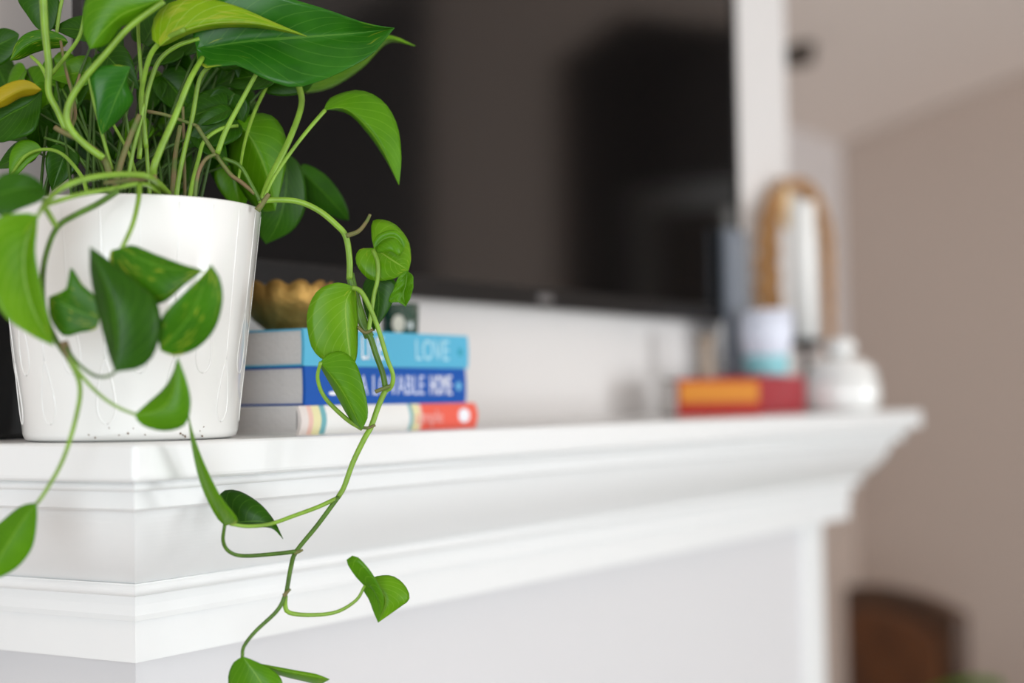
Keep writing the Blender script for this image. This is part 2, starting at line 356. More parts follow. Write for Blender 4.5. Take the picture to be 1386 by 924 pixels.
def make_book(name, x0, x1, y0, y1, z0, z1, cover, label, round_spine=0.0, page_in=0.004, cm=0.0025, group=None, spine_m=None, pages=PAGES):
    t = empty(name, ((x0+x1)/2, (y0+y1)/2, z0), label, 'book', group)
    box('cover', (x0, y0+0.001, z0), (x1, y1, z0+cm), cover, t, bevel=0.0006)
    box('cover', (x0, y0+0.001, z1-cm), (x1, y1, z1), cover, t, bevel=0.0006)
    box('page_block', (x0+page_in, y0+0.003, z0+cm), (x1-page_in, y1-0.004, z1-cm), pages, t)
    # slightly rounded spine
    n = 8; V = []; Fc = []
    for x in (x0, x1):
        for i in range(n+1):
            s = i/n; V.append((x, y0 - round_spine*math.sin(math.pi*s), z0+(z1-z0)*s))
        for i in range(n, -1, -1):
            s = i/n; V.append((x, y0+0.0028 - round_spine*0.8*math.sin(math.pi*s), z0+(z1-z0)*s))
    k = 2*(n+1)
    for i in range(k): Fc.append((i, (i+1) % k, (i+1) % k+k, i+k))
    for q in (0, k):
        for i in range(n): Fc.append((q+i, q+i+1, q+k-2-i, q+k-1-i))
    sp = mesh('spine', V, Fc, spine_m or cover, t)
    return t, sp
def spine_text(parent, txt, px, y, zmid, size, m, sx=1.0, name='spine_lettering'):
    c = onY(px, 500, y)
    Mx = Matrix.Translation((c.x, y-0.0002, zmid)) @ Matrix.Rotation(math.radians(90), 4, 'X')
    return text_mesh(name, txt, size, m, parent, Mx, sx=sx)
def disc(name, px, y, zm, r, m, parent, rx=None):
    c = onY(px, 500, y); n = 20
    V = [(c.x+(rx or r)*math.cos(2*math.pi*i/n), yy, zm+r*math.sin(2*math.pi*i/n)) for yy in (y-0.0006, y+0.001) for i in range(n)]
    Fc = [tuple(range(n)), tuple(range(2*n-1, n-1, -1))]+[(i, (i+1) % n, (i+1) % n+n, i+n) for i in range(n)]
    return mesh(name, V, Fc, m, parent)
CY_ = mat('cyan_cover', (0.10, 0.45, 0.66), 0.35); BL_ = mat('blue_cover', (0.004, 0.085, 0.40), 0.35)
DK = mat('dark_cover_board', (0.01, 0.025, 0.05), 0.4)
WT = mat('print_white', (0.86, 0.87, 0.92), 0.5); PALE = mat('print_pale_blue', (0.42, 0.72, 0.84), 0.5); TEAL = mat('print_teal', (0.03, 0.34, 0.46), 0.5)
xa, xb = onY(404, 566, BY).x, onY(643, 566, BY).x
W_, PK, YL, TL, CO = (0.84, 0.83, 0.80), (0.80, 0.52, 0.44), (0.80, 0.74, 0.42), (0.16, 0.42, 0.46), (0.84, 0.13, 0.085)
cor_sp = band_mat('banded_spine', [(0, (0.78, 0.70, 0.66)), (0.035, PK), (0.055, YL), (0.095, TL), (0.125, W_), (0.575, TL), (0.595, YL), (0.635, (0.84, 0.6, 0.5)), (0.65, CO)], xa, xb)
b1, s1 = make_book('book', xa, xb, BY, BY+0.168, ZS, ZS+0.0218, mat('white_cover', (0.80, 0.78, 0.75), 0.4), 'white book with a coral banded spine, bottom of the stack by the pot', 0.003, 0.001, 0.0012, 'books stacked beside the plant pot', cor_sp)
spine_text(b1, 'simple', 580, BY-0.003, ZS+0.0105, 0.016, mat('print_pink', (0.86, 0.42, 0.38), 0.5))
disc('emblem', 627, BY-0.003, ZS+0.011, 0.0062, WT, b1, 0.0085)
xa, xb = onY(412.5, 520, BY).x, onY(630, 520, BY).x
b2, s2 = make_book('book', xa, xb, BY, BY+0.166, ZS+0.0220, ZS+0.0518, BL_, 'royal blue hardback with white spine lettering, middle of the stack by the pot', 0.0008, 0.002, 0.0015, 'books stacked beside the plant pot')
spine_text(b2, 'A LOVABLE', 531, BY-0.0008, ZS+0.0365, 0.023, mat('print_lilac', (0.60, 0.66, 0.86), 0.5), sx=0.78)
spine_text(b2, 'HOME', 596, BY-0.0008, ZS+0.0365, 0.024, WT, sx=0.50)
disc('emblem', 620, BY-0.0008, ZS+0.0365, 0.004, mat('print_sky', (0.15, 0.45, 0.70), 0.5), b2)
disc('spine_mark', 450, BY-0.0008, ZS+0.031, 0.0016, WT, b2, 0.005)
xa, xb = onY(411, 470, BY).x, onY(633, 470, BY).x
b3, s3 = make_book('book', xa, xb, BY, BY+0.164, ZS+0.0520, ZS+0.0805, CY_, 'sky blue hardback with pale spine lettering, top of the stack by the pot', 0.0008, 0.002, 0.0015, 'books stacked beside the plant pot')
spine_text(b3, 'LIVE', 504, BY-0.0008, ZS+0.0660, 0.027, WT, sx=0.62)
spine_text(b3, 'LOVE', 585, BY-0.0008, ZS+0.0660, 0.025, PALE, sx=0.85)
disc('emblem', 623, BY-0.0008, ZS+0.0660, 0.0035, TEAL, b3)
ZB = ZS+0.0805

# scalloped gold bowl
bc = onY(388, 440, 0.842); bc.z = ZB
GOLD = mat('hammered_gold', (0.44, 0.26, 0.07), 0.5, metal=0.7, bump=0.5, bscale=130, col2=(0.30, 0.17, 0.04), nscale=60)
def scal(r, z, a):
    l = abs(math.cos(6*a+0.3)); k = min(1.0, max(0.0, z/0.04))
    return r*(1+0.06*l*k), z + 0.005*l*k*k - 0.003*k
bowl = lathe('scalloped_bowl', [(0.0, 0.0015), (0.016, 0.0), (0.018, 0.004), (0.028, 0.013), (0.034, 0.025), (0.0365, 0.040), (0.0350, 0.0402), (0.032, 0.026), (0.026, 0.015), (0.012, 0.006), (0.0, 0.005)], bc, GOLD, n=90, rfun=scal, close=False)
tag(bowl, 'hammered gold bowl with a scalloped rim on the sky blue book', 'bowl')
# dark green glass votive
vc = onY(541, 446, 0.822); vc.z = ZB
gv = empty('glass_votive', vc, 'dark green glass votive holder on the sky blue book', 'candle holder')
GG = mat('dark_green_glass', (0.008, 0.055, 0.032), 0.05, spec=0.8, coat=0.5)
lathe('glass_cup', [(0.0, 0.0), (0.015, 0.0), (0.0165, 0.003), (0.0172, 0.029), (0.0160, 0.0295), (0.0150, 0.018), (0.0, 0.017)], vc, GG, gv, n=36, close=False)
lathe('wax', [(0.0, 0.0172), (0.0148, 0.0175), (0.0148, 0.022), (0.0, 0.0222)], vc, mat('cream_wax', (0.80, 0.74, 0.60), 0.5), gv, n=24, close=False)
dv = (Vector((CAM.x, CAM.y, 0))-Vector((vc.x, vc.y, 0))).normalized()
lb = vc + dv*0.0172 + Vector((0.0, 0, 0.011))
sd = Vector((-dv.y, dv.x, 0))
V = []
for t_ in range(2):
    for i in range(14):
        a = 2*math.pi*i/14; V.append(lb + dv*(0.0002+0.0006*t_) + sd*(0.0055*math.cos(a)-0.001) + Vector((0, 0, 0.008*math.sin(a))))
mesh('painted_highlight', V, [tuple(range(14)), tuple(range(27, 13, -1))]+[(i, (i+1) % 14, (i+1) % 14+14, i+14) for i in range(14)], mat('highlight_cream', (0.78, 0.74, 0.62), 0.6), gv)  # cream disc painted on as the highlight of the glass

# black box behind the pot
kb = box('black_speaker', (0.762, 0.946, ZS), (0.848, 1.012, ZS+0.128), mat('black_plastic', (0.006, 0.006, 0.006), 0.35), bevel=0.004)
tag(kb, 'black box standing on the mantel behind the left of the plant pot', 'speaker')

# ---------------------------------------------------------------- things at the far end of the mantel
ob, os_ = make_book('book', 0, 0.106, 0, 0.062, ZS, ZS+0.047, mat('brown_cover', (0.07, 0.03, 0.02), 0.5), 'thick book with an orange and red spine at the far end of the mantel', 0.001, 0.003, 0.003, 'books at the far end of the mantel', mat('red_spine', (0.42, 0.008, 0.004), 0.4))
box('spine_panel', (0.003, -0.0025, ZS+0.017), (0.103, -0.0005, ZS+0.042), mat('orange_spine', (0.64, 0.23, 0.010), 0.4), ob)
oL = onY(917, 535, 0.860); oR = onY(1029, 535, 0.782); an = math.atan2(oR.y-oL.y, oR.x-oL.x)
Rm = Matrix.Rotation(an, 4, 'Z'); k_ = math.hypot(oR.x-oL.x, oR.y-oL.y)/0.106     # turned to face the room's corner
for c_ in ob.children:
    c_.data.transform(Matrix.Translation((oL.x, oL.y, 0)) @ Rm @ Matrix.Diagonal((k_, 1, 1, 1)))
    c_.matrix_parent_inverse = Matrix()
    c_.data.transform(Matrix.Translation(-Vector((oL.x, oL.y, ZS))))
ob.location = (oL.x, oL.y, ZS)
xa, xb = onY(1027, 535, 0.816).x, onY(1090, 535, 0.816).x
rb, _ = make_book('book', xa, xb, 0.816, 0.895, ZS, ZS+0.051, mat('crimson_cover', (0.36, 0.018, 0.028), 0.4), 'crimson book under the white and aqua cup', 0.001, 0.003, 0.003, 'books at the far end of the mantel')
# cup
cc = onY(1038, 505, 0.850); cc.z = ZS+0.0515
cup = empty('ceramic_cup', cc, 'white and aqua cup standing on the crimson book', 'cup')
lathe('base_band', [(0.0, 0), (0.026, 0), (0.028, 0.003), (0.0315, 0.028), (0.0, 0.028)], cc, mat('aqua_glaze', (0.28, 0.62, 0.68), 0.3), cup, n=36, close=False)
lathe('bowl', [(0.030, 0.028), (0.0325, 0.034), (0.0365, 0.055), (0.0375, 0.090), (0.0345, 0.090), (0.0335, 0.055), (0.028, 0.034), (0.0, 0.032)], cc, mat('pale_lilac_glaze', (0.74, 0.77, 0.88), 0.3), cup, n=36, close=False)
# white lidded jar
jc = onY(1140, 555, 0.785); jc.z = ZS
jar = empty('ceramic_jar', jc, 'round white lidded jar at the right end of the mantel', 'jar')
WG = mat('white_ceramic', (0.86, 0.86, 0.84), 0.2, coat=0.4)
lathe('body', [(0.0, 0), (0.042, 0), (0.049, 0.005), (0.0535, 0.018), (0.0530, 0.036), (0.049, 0.050), (0.0, 0.050)], jc, WG, jar, n=40, close=False)
lathe('lid', [(0.050, 0.0505), (0.0505, 0.053), (0.044, 0.064), (0.032, 0.073), (0.014, 0.079), (0.0, 0.0795)], jc, WG, jar, n=40, close=False)
lathe('knob', [(0.011, 0.076), (0.014, 0.081), (0.021, 0.088), (0.021, 0.097), (0.013, 0.104), (0.0, 0.105)], jc, WG, jar, n=28, close=False)
# candle on its stick
kc = onY(1092, 555, 0.862); kc.z = ZS
cs = empty('candlestick', kc, 'dark metal candlestick holding the tall white candle', 'candlestick')
DKM = mat('dark_metal', (0.05, 0.045, 0.04), 0.4, metal=0.7)
lathe('foot', [(0.0, 0), (0.021, 0), (0.022, 0.003), (0.012, 0.010), (0.0, 0.010)], kc, DKM, cs, n=28, close=False)
lathe('stem', [(0.006, 0.010), (0.005, 0.045), (0.008, 0.052), (0.005, 0.060), (0.006, 0.092)], kc, DKM, cs, n=20)
lathe('cup', [(0.006, 0.092), (0.020, 0.095), (0.027, 0.106), (0.026, 0.107), (0.0, 0.0972)], kc, DKM, cs, n=28, close=False)
cd_ = empty('pillar_candle', kc + Vector((0, 0, 0.0975)), 'tall white candle at the far end of the mantel', 'candle')
lathe('wax', [(0.0, 0.0978), (0.0185, 0.0978), (0.0185, 0.306), (0.0165, 0.309), (0.0, 0.307)], kc, mat('white_wax', (0.88, 0.87, 0.84), 0.45), cd_, n=32, close=False)
tube('wick', [kc+Vector((0, 0, 0.305)), kc+Vector((0.001, 0, 0.312)), kc+Vector((0.003, 0, 0.318))], 0.001, 0.0008, DKM, cd_, n=6, nr=6)
# arched golden ornament behind the candle
ARY = 0.920
a0 = onY(1044, 400, ARY)
vr = Vector((1, 0, 0))
WICK = mat('golden_wicker', (0.52, 0.28, 0.11), 0.6, col2=(0.34, 0.165, 0.06), nscale=70, bump=0.6, bscale=150)
ax0 = onY(1041, 400, ARY).x; ax1 = onY(1121, 400, ARY).x; ac = (ax0+ax1)/2; ar = (ax1-ax0)/2
arch = empty('arched_lantern', (ac, ARY, ZS), 'golden brown woven arch ornament behind the white candle', 'ornament')
ztop = ZS+0.022+(538-233)/2160*2.36
pts_l = [Vector((ax0, ARY, ZS+0.008)), Vector((ax0, ARY, ZS+0.12)), Vector((ax0-0.002, ARY, ztop-ar-0.02))]
top = [Vector((ac-ar*math.cos(math.radians(q)), ARY, ztop-ar*0.85+ar*0.85*math.sin(math.radians(q)))) for q in range(15, 180, 15)]
pts_r = [Vector((ax1, ARY, ztop-ar-0.03)), Vector((ax1, ARY, ZS+0.12)), Vector((ax1, ARY, ZS+0.008))]
allp = catmull(pts_l+top+pts_r, 120)
# three twisted strands
for k in range(3):
    path = []; rad = []
    for i, p in enumerate(allp):
        ang = i*0.42 + k*2*math.pi/3; s = i/119
        wd = 0.0125*(1-s)+0.0030*s
        path.append(p + Vector((math.cos(ang), math.sin(ang), 0.35*math.cos(ang)))*wd); rad.append(0.0115*(1-s)+0.0040*s)
    V, Fc = tube_data(path, rad, 8); mesh('strand', V, Fc, WICK, arch, smooth=True)
box('base', (ax0-0.03, ARY-0.018, ZS), (ax1+0.02, ARY+0.018, ZS+0.010), WICK, arch, bevel=0.003)
tp = onY(1065, 280, ARY-0.018)
lathe('highlight_drop', [(0.0, -0.034), (0.007, -0.030), (0.0105, -0.018), (0.010, 0.0), (0.006, 0.018), (0.002, 0.030), (0.0, 0.031)], tp, mat('warm_highlight', (0.90, 0.70, 0.42), 0.2, coat=0.6), arch, n=20, close=False)  # cream drop added to stand in for a specular highlight
tube('cord', [tp+Vector((0, 0, 0.03)), tp+Vector((0, 0.006, 0.045)), Vector((tp.x, ARY, min(ztop-0.004, tp.z+0.075)))], 0.001, 0.001, WICK, arch, n=6, nr=6)  # added cord that carries the highlight drop
# upright grey blue slab
g0, g1 = onY(986, 380, 0.899).x, onY(1014, 380, 0.899).x
gs = empty('photo_frame', ((g0+g1)/2, 0.9045, ZS), 'slim grey blue upright frame between the TV corner and the woven arch', 'photo frame')
box('frame', (g0, 0.900, ZS), (g1, 0.909, ZS+0.258), mat('grey_blue', (0.17, 0.19, 0.225), 0.4), gs, bevel=0.002)
box('panel', (g0+0.006, 0.8992, ZS+0.012), (g1-0.006, 0.9002, ZS+0.246), mat('grey_panel', (0.20, 0.22, 0.255), 0.3), gs)
# small tan pot behind the orange book
tc_ = onY(955, 500, 0.877); tc_.z = ZS+0.0475
tan = lathe('wooden_peg', [(0.0, 0), (0.011, 0), (0.012, 0.004), (0.009, 0.03), (0.012, 0.058), (0.0, 0.058)], tc_, mat('tan_wood', (0.42, 0.33, 0.26), 0.6, noise=0.3), n=24, close=False)
tag(tan, 'small tan wooden figure standing on the orange spined book', 'ornament')

# ---------------------------------------------------------------- right background: chair and plant
Wd = mat('brown_wood', (0.10, 0.042, 0.016), 0.45, col2=(0.060, 0.026, 0.012), nscale=14)
Wd2 = mat('brown_leather', (0.19, 0.068, 0.020), 0.5, col2=(0.12, 0.042, 0.014), nscale=9)
pA, pB = P(1140, 778, 3.9), P(1288, 828, 3.38)
ztopc = (pA.z+pB.z)/2; dirc = (pB-pA); dirc.z = 0; wc = dirc.length; dirc.normalize()
nrm = Vector((dirc.y, -dirc.x, 0))
if nrm.dot(Vector((1, 0, 0))) < 0: nrm = -nrm
ch = empty('dining_chair', ((pA.x+pB.x)/2, (pA.y+pB.y)/2, 0), 'brown chair with a tall upholstered back against the taupe wall', 'chair')
def cpt(s, z, t): return Vector((pA.x, pA.y, 0)) + dirc*s + nrm*t + Vector((0, 0, z))
def slab(name, outline, t0, t1, m, bevel=0.01):
    n = len(outline); V = [cpt(s, z, t0) for s, z in outline]+[cpt(s, z, t1) for s, z in outline]
    return mesh(name, V, [tuple(range(n)), tuple(range(2*n-1, n-1, -1))]+[(i, (i+1) % n, (i+1) % n+n, i+n) for i in range(n)], m, ch, bevel=bevel)
def rr(x0, x1, z0, z1, r):
    return [(x0, z0), (x1, z0)] + [(x1-r+r*math.cos(math.radians(a)), z1-r+r*math.sin(math.radians(a))) for a in (0, 30, 60, 90)] + [(x0+r-r*math.sin(math.radians(a)), z1-r+r*math.cos(math.radians(a))) for a in (0, 30, 60, 90)]
def crest(x0, x1, z0, z1, r):               # top edge bowed upwards
    return [(x0, z0), (x1, z0)] + [(x1-(x1-x0)*i/16, z1 + r*0.1 - 0.7*r*(max(0.0, abs(i/8-1.0)-0.3))**1.5) for i in range(17)]
slab('backrest_frame', crest(0, wc, 0.47, ztopc, 0.05), 0.0, 0.045, Wd)
slab('backrest_pad', crest(0.045, wc-0.045, 0.50, ztopc-0.05, 0.045), -0.014, 0.06, Wd2, 0.012)
slab('seat', [(0, 0.40), (wc, 0.40), (wc, 0.47), (0, 0.47)], 0.0, 0.46, Wd2, 0.02)
for s in (0.0, wc-0.045):
    for t in (0.0, 0.41): slab('leg', [(s, 0), (s+0.045, 0), (s+0.045, 0.40), (s, 0.40)], t, t+0.045, Wd, 0.004)
# floor plant whose top leaves show at the lower right corner
fp = P(1412, 960, 3.15)
pl = empty('floor_plant', (fp.x, fp.y, 0), 'green leafy floor plant in the lower right corner beside the brown chair', 'plant')
hz = fp.z + 0.09
lathe('planter', [(0.0, 0), (0.10, 0), (0.13, 0.30), (0.12, 0.30), (0.11, 0.26), (0.0, 0.26)], Vector((fp.x, fp.y, 0)), mat('basket', (0.32, 0.22, 0.12), 0.8, bump=0.6, bscale=60), pl, n=32, close=False)

# ---------------------------------------------------------------- leaf builder
def leaf_surface(name, mid, Ls, Rs, m, parent, nu=18, nh=6, bulge=0.0, wav=0.0, thick=0.0006):
    mid, Ls, Rs = catmull(mid, nu+1), catmull(Ls, nu+1), catmull(Rs, nu+1)
    V, Fc, UV = [], [], []; nv = 2*nh+1
    for i in range(nu+1):
        u = i/nu; c, a, b = mid[i], Ls[i], Rs[i]
        tng = (mid[min(i+1, nu)]-mid[max(i-1, 0)]); tng = tng.normalized() if tng.length > 1e-9 else Vector((0, 0, 1))
        acr = b-a; nn = acr.cross(tng); nn = nn.normalized() if nn.length > 1e-9 else Vector((0, 0, 0))
        if nn.dot(CAM-c) < 0: nn = -nn
        for j in range(nv):
            s = (j-nh)/nh; e_ = a if s < 0 else b; q = abs(s)
            p = c.lerp(e_, q) + nn*(bulge*math.sin(math.pi*q)*math.sin(math.pi*u)*(e_-c).length + wav*math.sin(u*22+s*3)*q*math.sin(math.pi*u))
            V.append(p); UV.append((u, 0.5+s*0.5))
    for i in range(nu):
        for j in range(nv-1):
            Fc.append((i*nv+j, i*nv+j+1, (i+1)*nv+j+1, (i+1)*nv+j))
    me = bpy.data.meshes.new(name); me.from_pydata([tuple(v) for v in V], [], Fc); me.update()
    uvl = me.uv_layers.new(name='UVMap')
    for lp in me.loops: uvl.data[lp.index].uv = UV[lp.vertex_index]
    for p in me.polygons: p.use_smooth = True
    me.materials.append(m)
    o = bpy.data.objects.new(name, me); link(o, parent)
    s = o.modifiers.new('thickness', 'SOLIDIFY'); s.thickness = thick; s.offset = 0
    return o
def simple_leaf(parent, base, tip, wid, nrm_, m, droop=0.2, fold=0.25, name='leaf'):
    """heart shaped leaf given in 3-D"""
    ax = tip-base; ln = ax.length; ax = ax/ln; sd_ = ax.cross(nrm_).normalized(); nn = sd_.cross(ax)
    mid, Ls, Rs = [], [], []
    for u, wv in ((0, 0.0), (0.04, 0.55), (0.15, 0.92), (0.32, 1.0), (0.55, 0.80), (0.78, 0.42), (0.92, 0.14), (1, 0)):
        c = base + ax*(ln*u) - nn*(droop*ln*u*u) + nn*(droop*ln*0.5*u); back = ax*(ln*(-0.07 if 0 < u < 0.2 else 0.0))
        mid.append(c); Ls.append(c+back+sd_*(wid*wv/2)+nn*(fold*wid*wv/2)); Rs.append(c+back-sd_*(wid*wv/2)+nn*(fold*wid*wv/2))
    return leaf_surface(name, mid, Ls, Rs, m, parent, bulge=0.06)
LC = mat('floor_leaf', (0.06, 0.14, 0.02), 0.45)
for i in range(15):
    a = i*2.4; el = random.uniform(0.25, 1.2); rr_ = random.uniform(0.05, 0.12)
    b0 = Vector((fp.x, fp.y, 0.28)); bb = Vector((fp.x+rr_*math.cos(a), fp.y+rr_*math.sin(a), hz-0.10+random.uniform(-0.18, 0.05)))
    tube('stalk', [b0, b0.lerp(bb, 0.6)+Vector((0, 0, 0.03)), bb], 0.005, 0.003, STEMD, pl, n=8, nr=6)
    tp_ = bb + Vector((math.cos(a)*0.16, math.sin(a)*0.16, 0.02+0.06*math.sin(i)))
    simple_leaf(pl, bb, tp_, 0.10, Vector((0, 0, 1)), LEAF['g'], 0.25)

# ---------------------------------------------------------------- the potted pothos
pc = P(178.3, 590, 1.118); pc.z = ZS + 0.0004
plant = empty('potted_pothos', pc, 'green trailing pothos in a white embossed ceramic pot on the left end of the mantel', 'potted plant')
HP = 0.161; RB, RT = 0.0728, 0.0912
POT = mat('pot_glaze', (0.86, 0.855, 0.83), 0.16, coat=0.5)
pot = lathe('pot', [(0.0, 0.001), (RB-0.005, 0.0), (RB-0.001, 0.0015), (RB+0.0005, 0.005), (RB+(RT-RB)*0.5, HP*0.5), (RT, HP-0.0016), (RT-0.0008, HP-0.0002), (RT-0.0026, HP), (RT-0.004, HP-0.0015), (RT-0.006, HP-0.03), (0.03, HP-0.032), (0.0, HP-0.032)], pc, POT, plant, n=96, close=False)
V, Fc = [], []
def addtube(path, r):
    v, f = tube_data(path, [r]*len(path), 6); n = len(V); V.extend(v); Fc.extend(tuple(i+n for i in q) for q in f)
RLF = 0.00035
def cone(a, h):
    r = RB+(RT-RB)*h/HP+0.0001-RLF; return Vector((pc.x+r*math.cos(a), pc.y+r*math.sin(a), ZS+h))
NM = 22
for k in range(NM):
    a = 2*math.pi*k/NM; up_ = k % 2 == 0
    hb, ht = (0.045, 0.145) if up_ else (0.012, 0.10)
    w_ = 2*math.pi/NM*0.40
    loop = []
    for i in range(25):
        t = i/24*2*math.pi
        s = (1-math.cos(t))/2                     # 0 bottom .. 1 top
        hh = hb + 0.042*s; loop.append(cone(a + w_*math.sin(t)*(1-0.75*s), hh))
    addtube(loop, 0.0006)
    addtube([cone(a, hb+0.042+(HP-0.004-hb-0.042)*i/14) for i in range(15)], 0.0006)
mesh('relief_pattern', V, Fc, POT, pot, smooth=True).matrix_parent_inverse = Matrix()
V, Fc = [], []
RLF = 0.0002
for i in range(15):                               # specks of soil stuck to the foot of the pot
    a = random.choice((3.55, 3.9, 4.1, 4.35, 4.6, 3.8)) + random.gauss(0, 0.05); h = abs(random.gauss(0.0, 0.004))+0.0016; p = cone(a, h); r = random.uniform(0.0003, 0.0008)
    nrm2 = Vector((math.cos(a), math.sin(a), 0))
    b_ = bmesh.new(); bmesh.ops.create_icosphere(b_, subdivisions=1, radius=r); n = len(V)
    b_.verts.ensure_lookup_table()
    V += [p + v.co*1.0 for v in b_.verts]; Fc += [tuple(v.index+n for v in f.verts) for f in b_.faces]; b_.free()
sk = mesh('soil_specks', V, Fc, mat('soil', (0.16, 0.09, 0.04), 0.9), plant); sk['kind'] = 'stuff'
lathe('soil', [(0.0, HP-0.026), (0.05, HP-0.025), (RT-0.0065, HP-0.027), (RT-0.0065, HP-0.031), (0.0, HP-0.031)], pc, mat('soil', (0.10, 0.055, 0.025), 0.9), plant, n=40, close=False)

def leaf(Z, mid, L, R, m='g', dl=0.0, dr=0.0, dt=0.0, bulge=0.05, wav=0.0, dm=0.0):
    """outline read in the photograph, given its own depth: Z at the base, +dt at the tip, edges dl / dr and midrib dm off that"""
    def put(pts, off):
        n = len(pts); out = []
        for i, (x, y) in enumerate(pts):
            u = i/(n-1); out.append(P(x, y, Z + dt*u + off*math.sin(math.pi*u)))
        return out
    b_, t_ = mid[0], mid[-1]
    return leaf_surface('leaf', put(mid, dm), put([b_]+L+[t_], dl), put([b_]+R+[t_], dr), LEAF[m], plant, bulge=bulge, wav=wav)
def stem(pts, w0, w1=None, m=STEM, Z=1.1, Z1=None, name='petiole'):
    """pts (x, y[, Z]); widths in photo pixels"""
    w1 = w0 if w1 is None else w1; n = len(pts); out = []
    for i, p in enumerate(pts):
        z = p[2] if len(p) > 2 else (Z if Z1 is None else Z+(Z1-Z)*i/(n-1))
        out.append(P(p[0], p[1], z))
    k = Z/F_PX/2
    return tube(name, out, w0*k, w1*k, m, plant)

# --- crown leaves, right side
leaf(1.09, [(266,66),(340,56),(414,50),(480,45),(534,38)], [(262,30),(300,-8),(350,-16),(400,0),(440,12),(490,30),(518,36)], [(272,92),(320,88),(352,104),(395,118),(432,110),(467,95),(503,74),(522,52)], 'b', -0.012, -0.020, 0.03, 0.05)
leaf(1.06, [(216,62),(232,50),(262,37),(300,30),(345,31),(385,40),(415,49)], [(205,50),(212,18),(240,0),(280,-2),(325,10),(370,30)], [(226,60),(262,44),(300,36),(345,36),(385,43)], 'y', 0.0, 0.03, 0.02, 0.08)
leaf(1.17, [(405,116),(440,100),(490,70),(522,52),(562,62)], [(400,90),(440,70),(490,50),(530,48)], [(412,126),(450,118),(490,92),(525,58)], 'l', 0.0, 0.02, 0.02)
leaf(1.16, [(358,118),(375,110),(400,106),(430,100)], [(350,100),(380,92),(410,92)], [(360,126),(385,130),(415,124)], 'd')
leaf(1.13, [(438,149),(465,146),(490,164),(517,200),(540,250)], [(448,132),(485,122),(517,136),(537,168),(543,212)], [(452,149),(475,153),(498,178),(522,215)], 'g', 0.01, 0.028, 0.02, 0.10)
leaf(1.14, [(312,172),(330,174),(346,198),(362,238),(372,285)], [(325,160),(348,153),(370,158),(385,180),(388,215),(380,255)], [(310,190),(312,225),(330,262),(352,285)], 'g', 0.012, 0.025, 0.02, 0.06)
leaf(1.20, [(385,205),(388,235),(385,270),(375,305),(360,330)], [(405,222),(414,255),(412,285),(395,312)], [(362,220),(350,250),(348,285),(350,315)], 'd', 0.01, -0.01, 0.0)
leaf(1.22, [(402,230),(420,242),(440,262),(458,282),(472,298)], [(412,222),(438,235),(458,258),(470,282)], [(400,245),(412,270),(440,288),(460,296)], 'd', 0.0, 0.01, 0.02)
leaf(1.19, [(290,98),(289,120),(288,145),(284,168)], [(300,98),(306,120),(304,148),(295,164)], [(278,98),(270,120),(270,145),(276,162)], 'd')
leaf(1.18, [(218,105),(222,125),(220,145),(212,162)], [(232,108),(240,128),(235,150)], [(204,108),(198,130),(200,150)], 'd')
# --- crown leaves, left and centre
leaf(1.05, [(176,90),(168,110),(155,138),(138,182)], [(172,112),(180,135),(165,158),(150,172)], [(150,88),(122,97),(128,135),(132,165)], 'b', 0.012, -0.005, 0.0, 0.10)
leaf(1.04, [(222,-2),(190,10),(165,20),(140,42),(122,66)], [(205,14),(180,30),(162,38),(145,60)], [(180,-30),(140,-30),(116,0),(112,40)], 'g', 0.01, 0.0, 0.0, 0.12)
leaf(1.12, [(70,-15),(62,5),(56,25),(62,45)], [(80,0),(80,18),(74,36)], [(40,-15),(24,-2),(38,22),(50,38)], 'd')
leaf(1.15, [(-25,70),(-5,62),(10,55),(26,47)], [(-10,45),(5,38),(20,42)], [(-15,92),(2,88),(18,74)], 'd')
leaf(1.11, [(92,57),(72,52),(50,55),(30,66),(14,82)], [(85,48),(62,40),(38,44),(22,58)], [(85,64),(66,66),(45,72),(28,80)], 'v', 0.0, 0.012, 0.0)
leaf(1.08, [(56,121),(35,120),(12,130),(-20,150)], [(45,112),(30,108),(8,114),(-14,130)], [(46,128),(28,132),(6,144)], 'o', 0.0, 0.01)
leaf(1.10, [(57,124),(40,140),(18,152),(-12,170)], [(40,128),(18,134),(0,142)], [(55,150),(46,178),(20,188),(-5,192)], 'd', 0.0, -0.01)
leaf(1.10, [(58,203),(40,206),(24,218),(12,240)], [(48,192),(28,190),(14,208)], [(50,212),(38,222),(24,236)], 'g')
leaf(0.96, [(62,258),(40,254),(15,258),(-20,270)], [(52,244),(30,234),(0,238)], [(58,270),(30,282),(0,292)], 'd', 0.0, -0.006, -0.02)
leaf(0.945, [(51,291),(36,330),(34,375),(48,425),(73,468)], [(30,288),(-8,298),(-22,350),(0,420),(40,452)], [(50,310),(48,345),(58,395),(68,440)], 'l', -0.012, -0.004, 0.0, 0.06)
# --- leaves hanging over the front of the pot
leaf(0.965, [(134,432),(115,425),(92,415),(66,402)], [(132,405),(112,385),(96,362),(92,388)], [(130,445),(108,450),(86,454),(68,430)], 'v', 0.0, 0.0, 0.0, 0.05)
leaf(0.935, [(156,503),(158,460),(152,415),(140,375),(122,334)], [(188,498),(208,480),(218,440),(210,404),(180,378),(145,350)], [(147,478),(136,435),(128,400),(122,365)], 'd', 0.010, 0.014, 0.0, 0.08)
leaf(0.97, [(163,336),(190,350),(225,362),(276,366)], [(180,332),(210,344),(245,357)], [(148,342),(156,372),(188,408),(220,410),(250,386)], 'v', 0.004, 0.0, -0.01, 0.08)
leaf(0.955, [(217,474),(240,448),(262,418),(286,358)], [(214,450),(222,424),(246,399),(270,376)], [(238,481),(268,470),(291,444),(301,408),(298,378)], 'v', -0.006, 0.010, 0.0, 0.10)
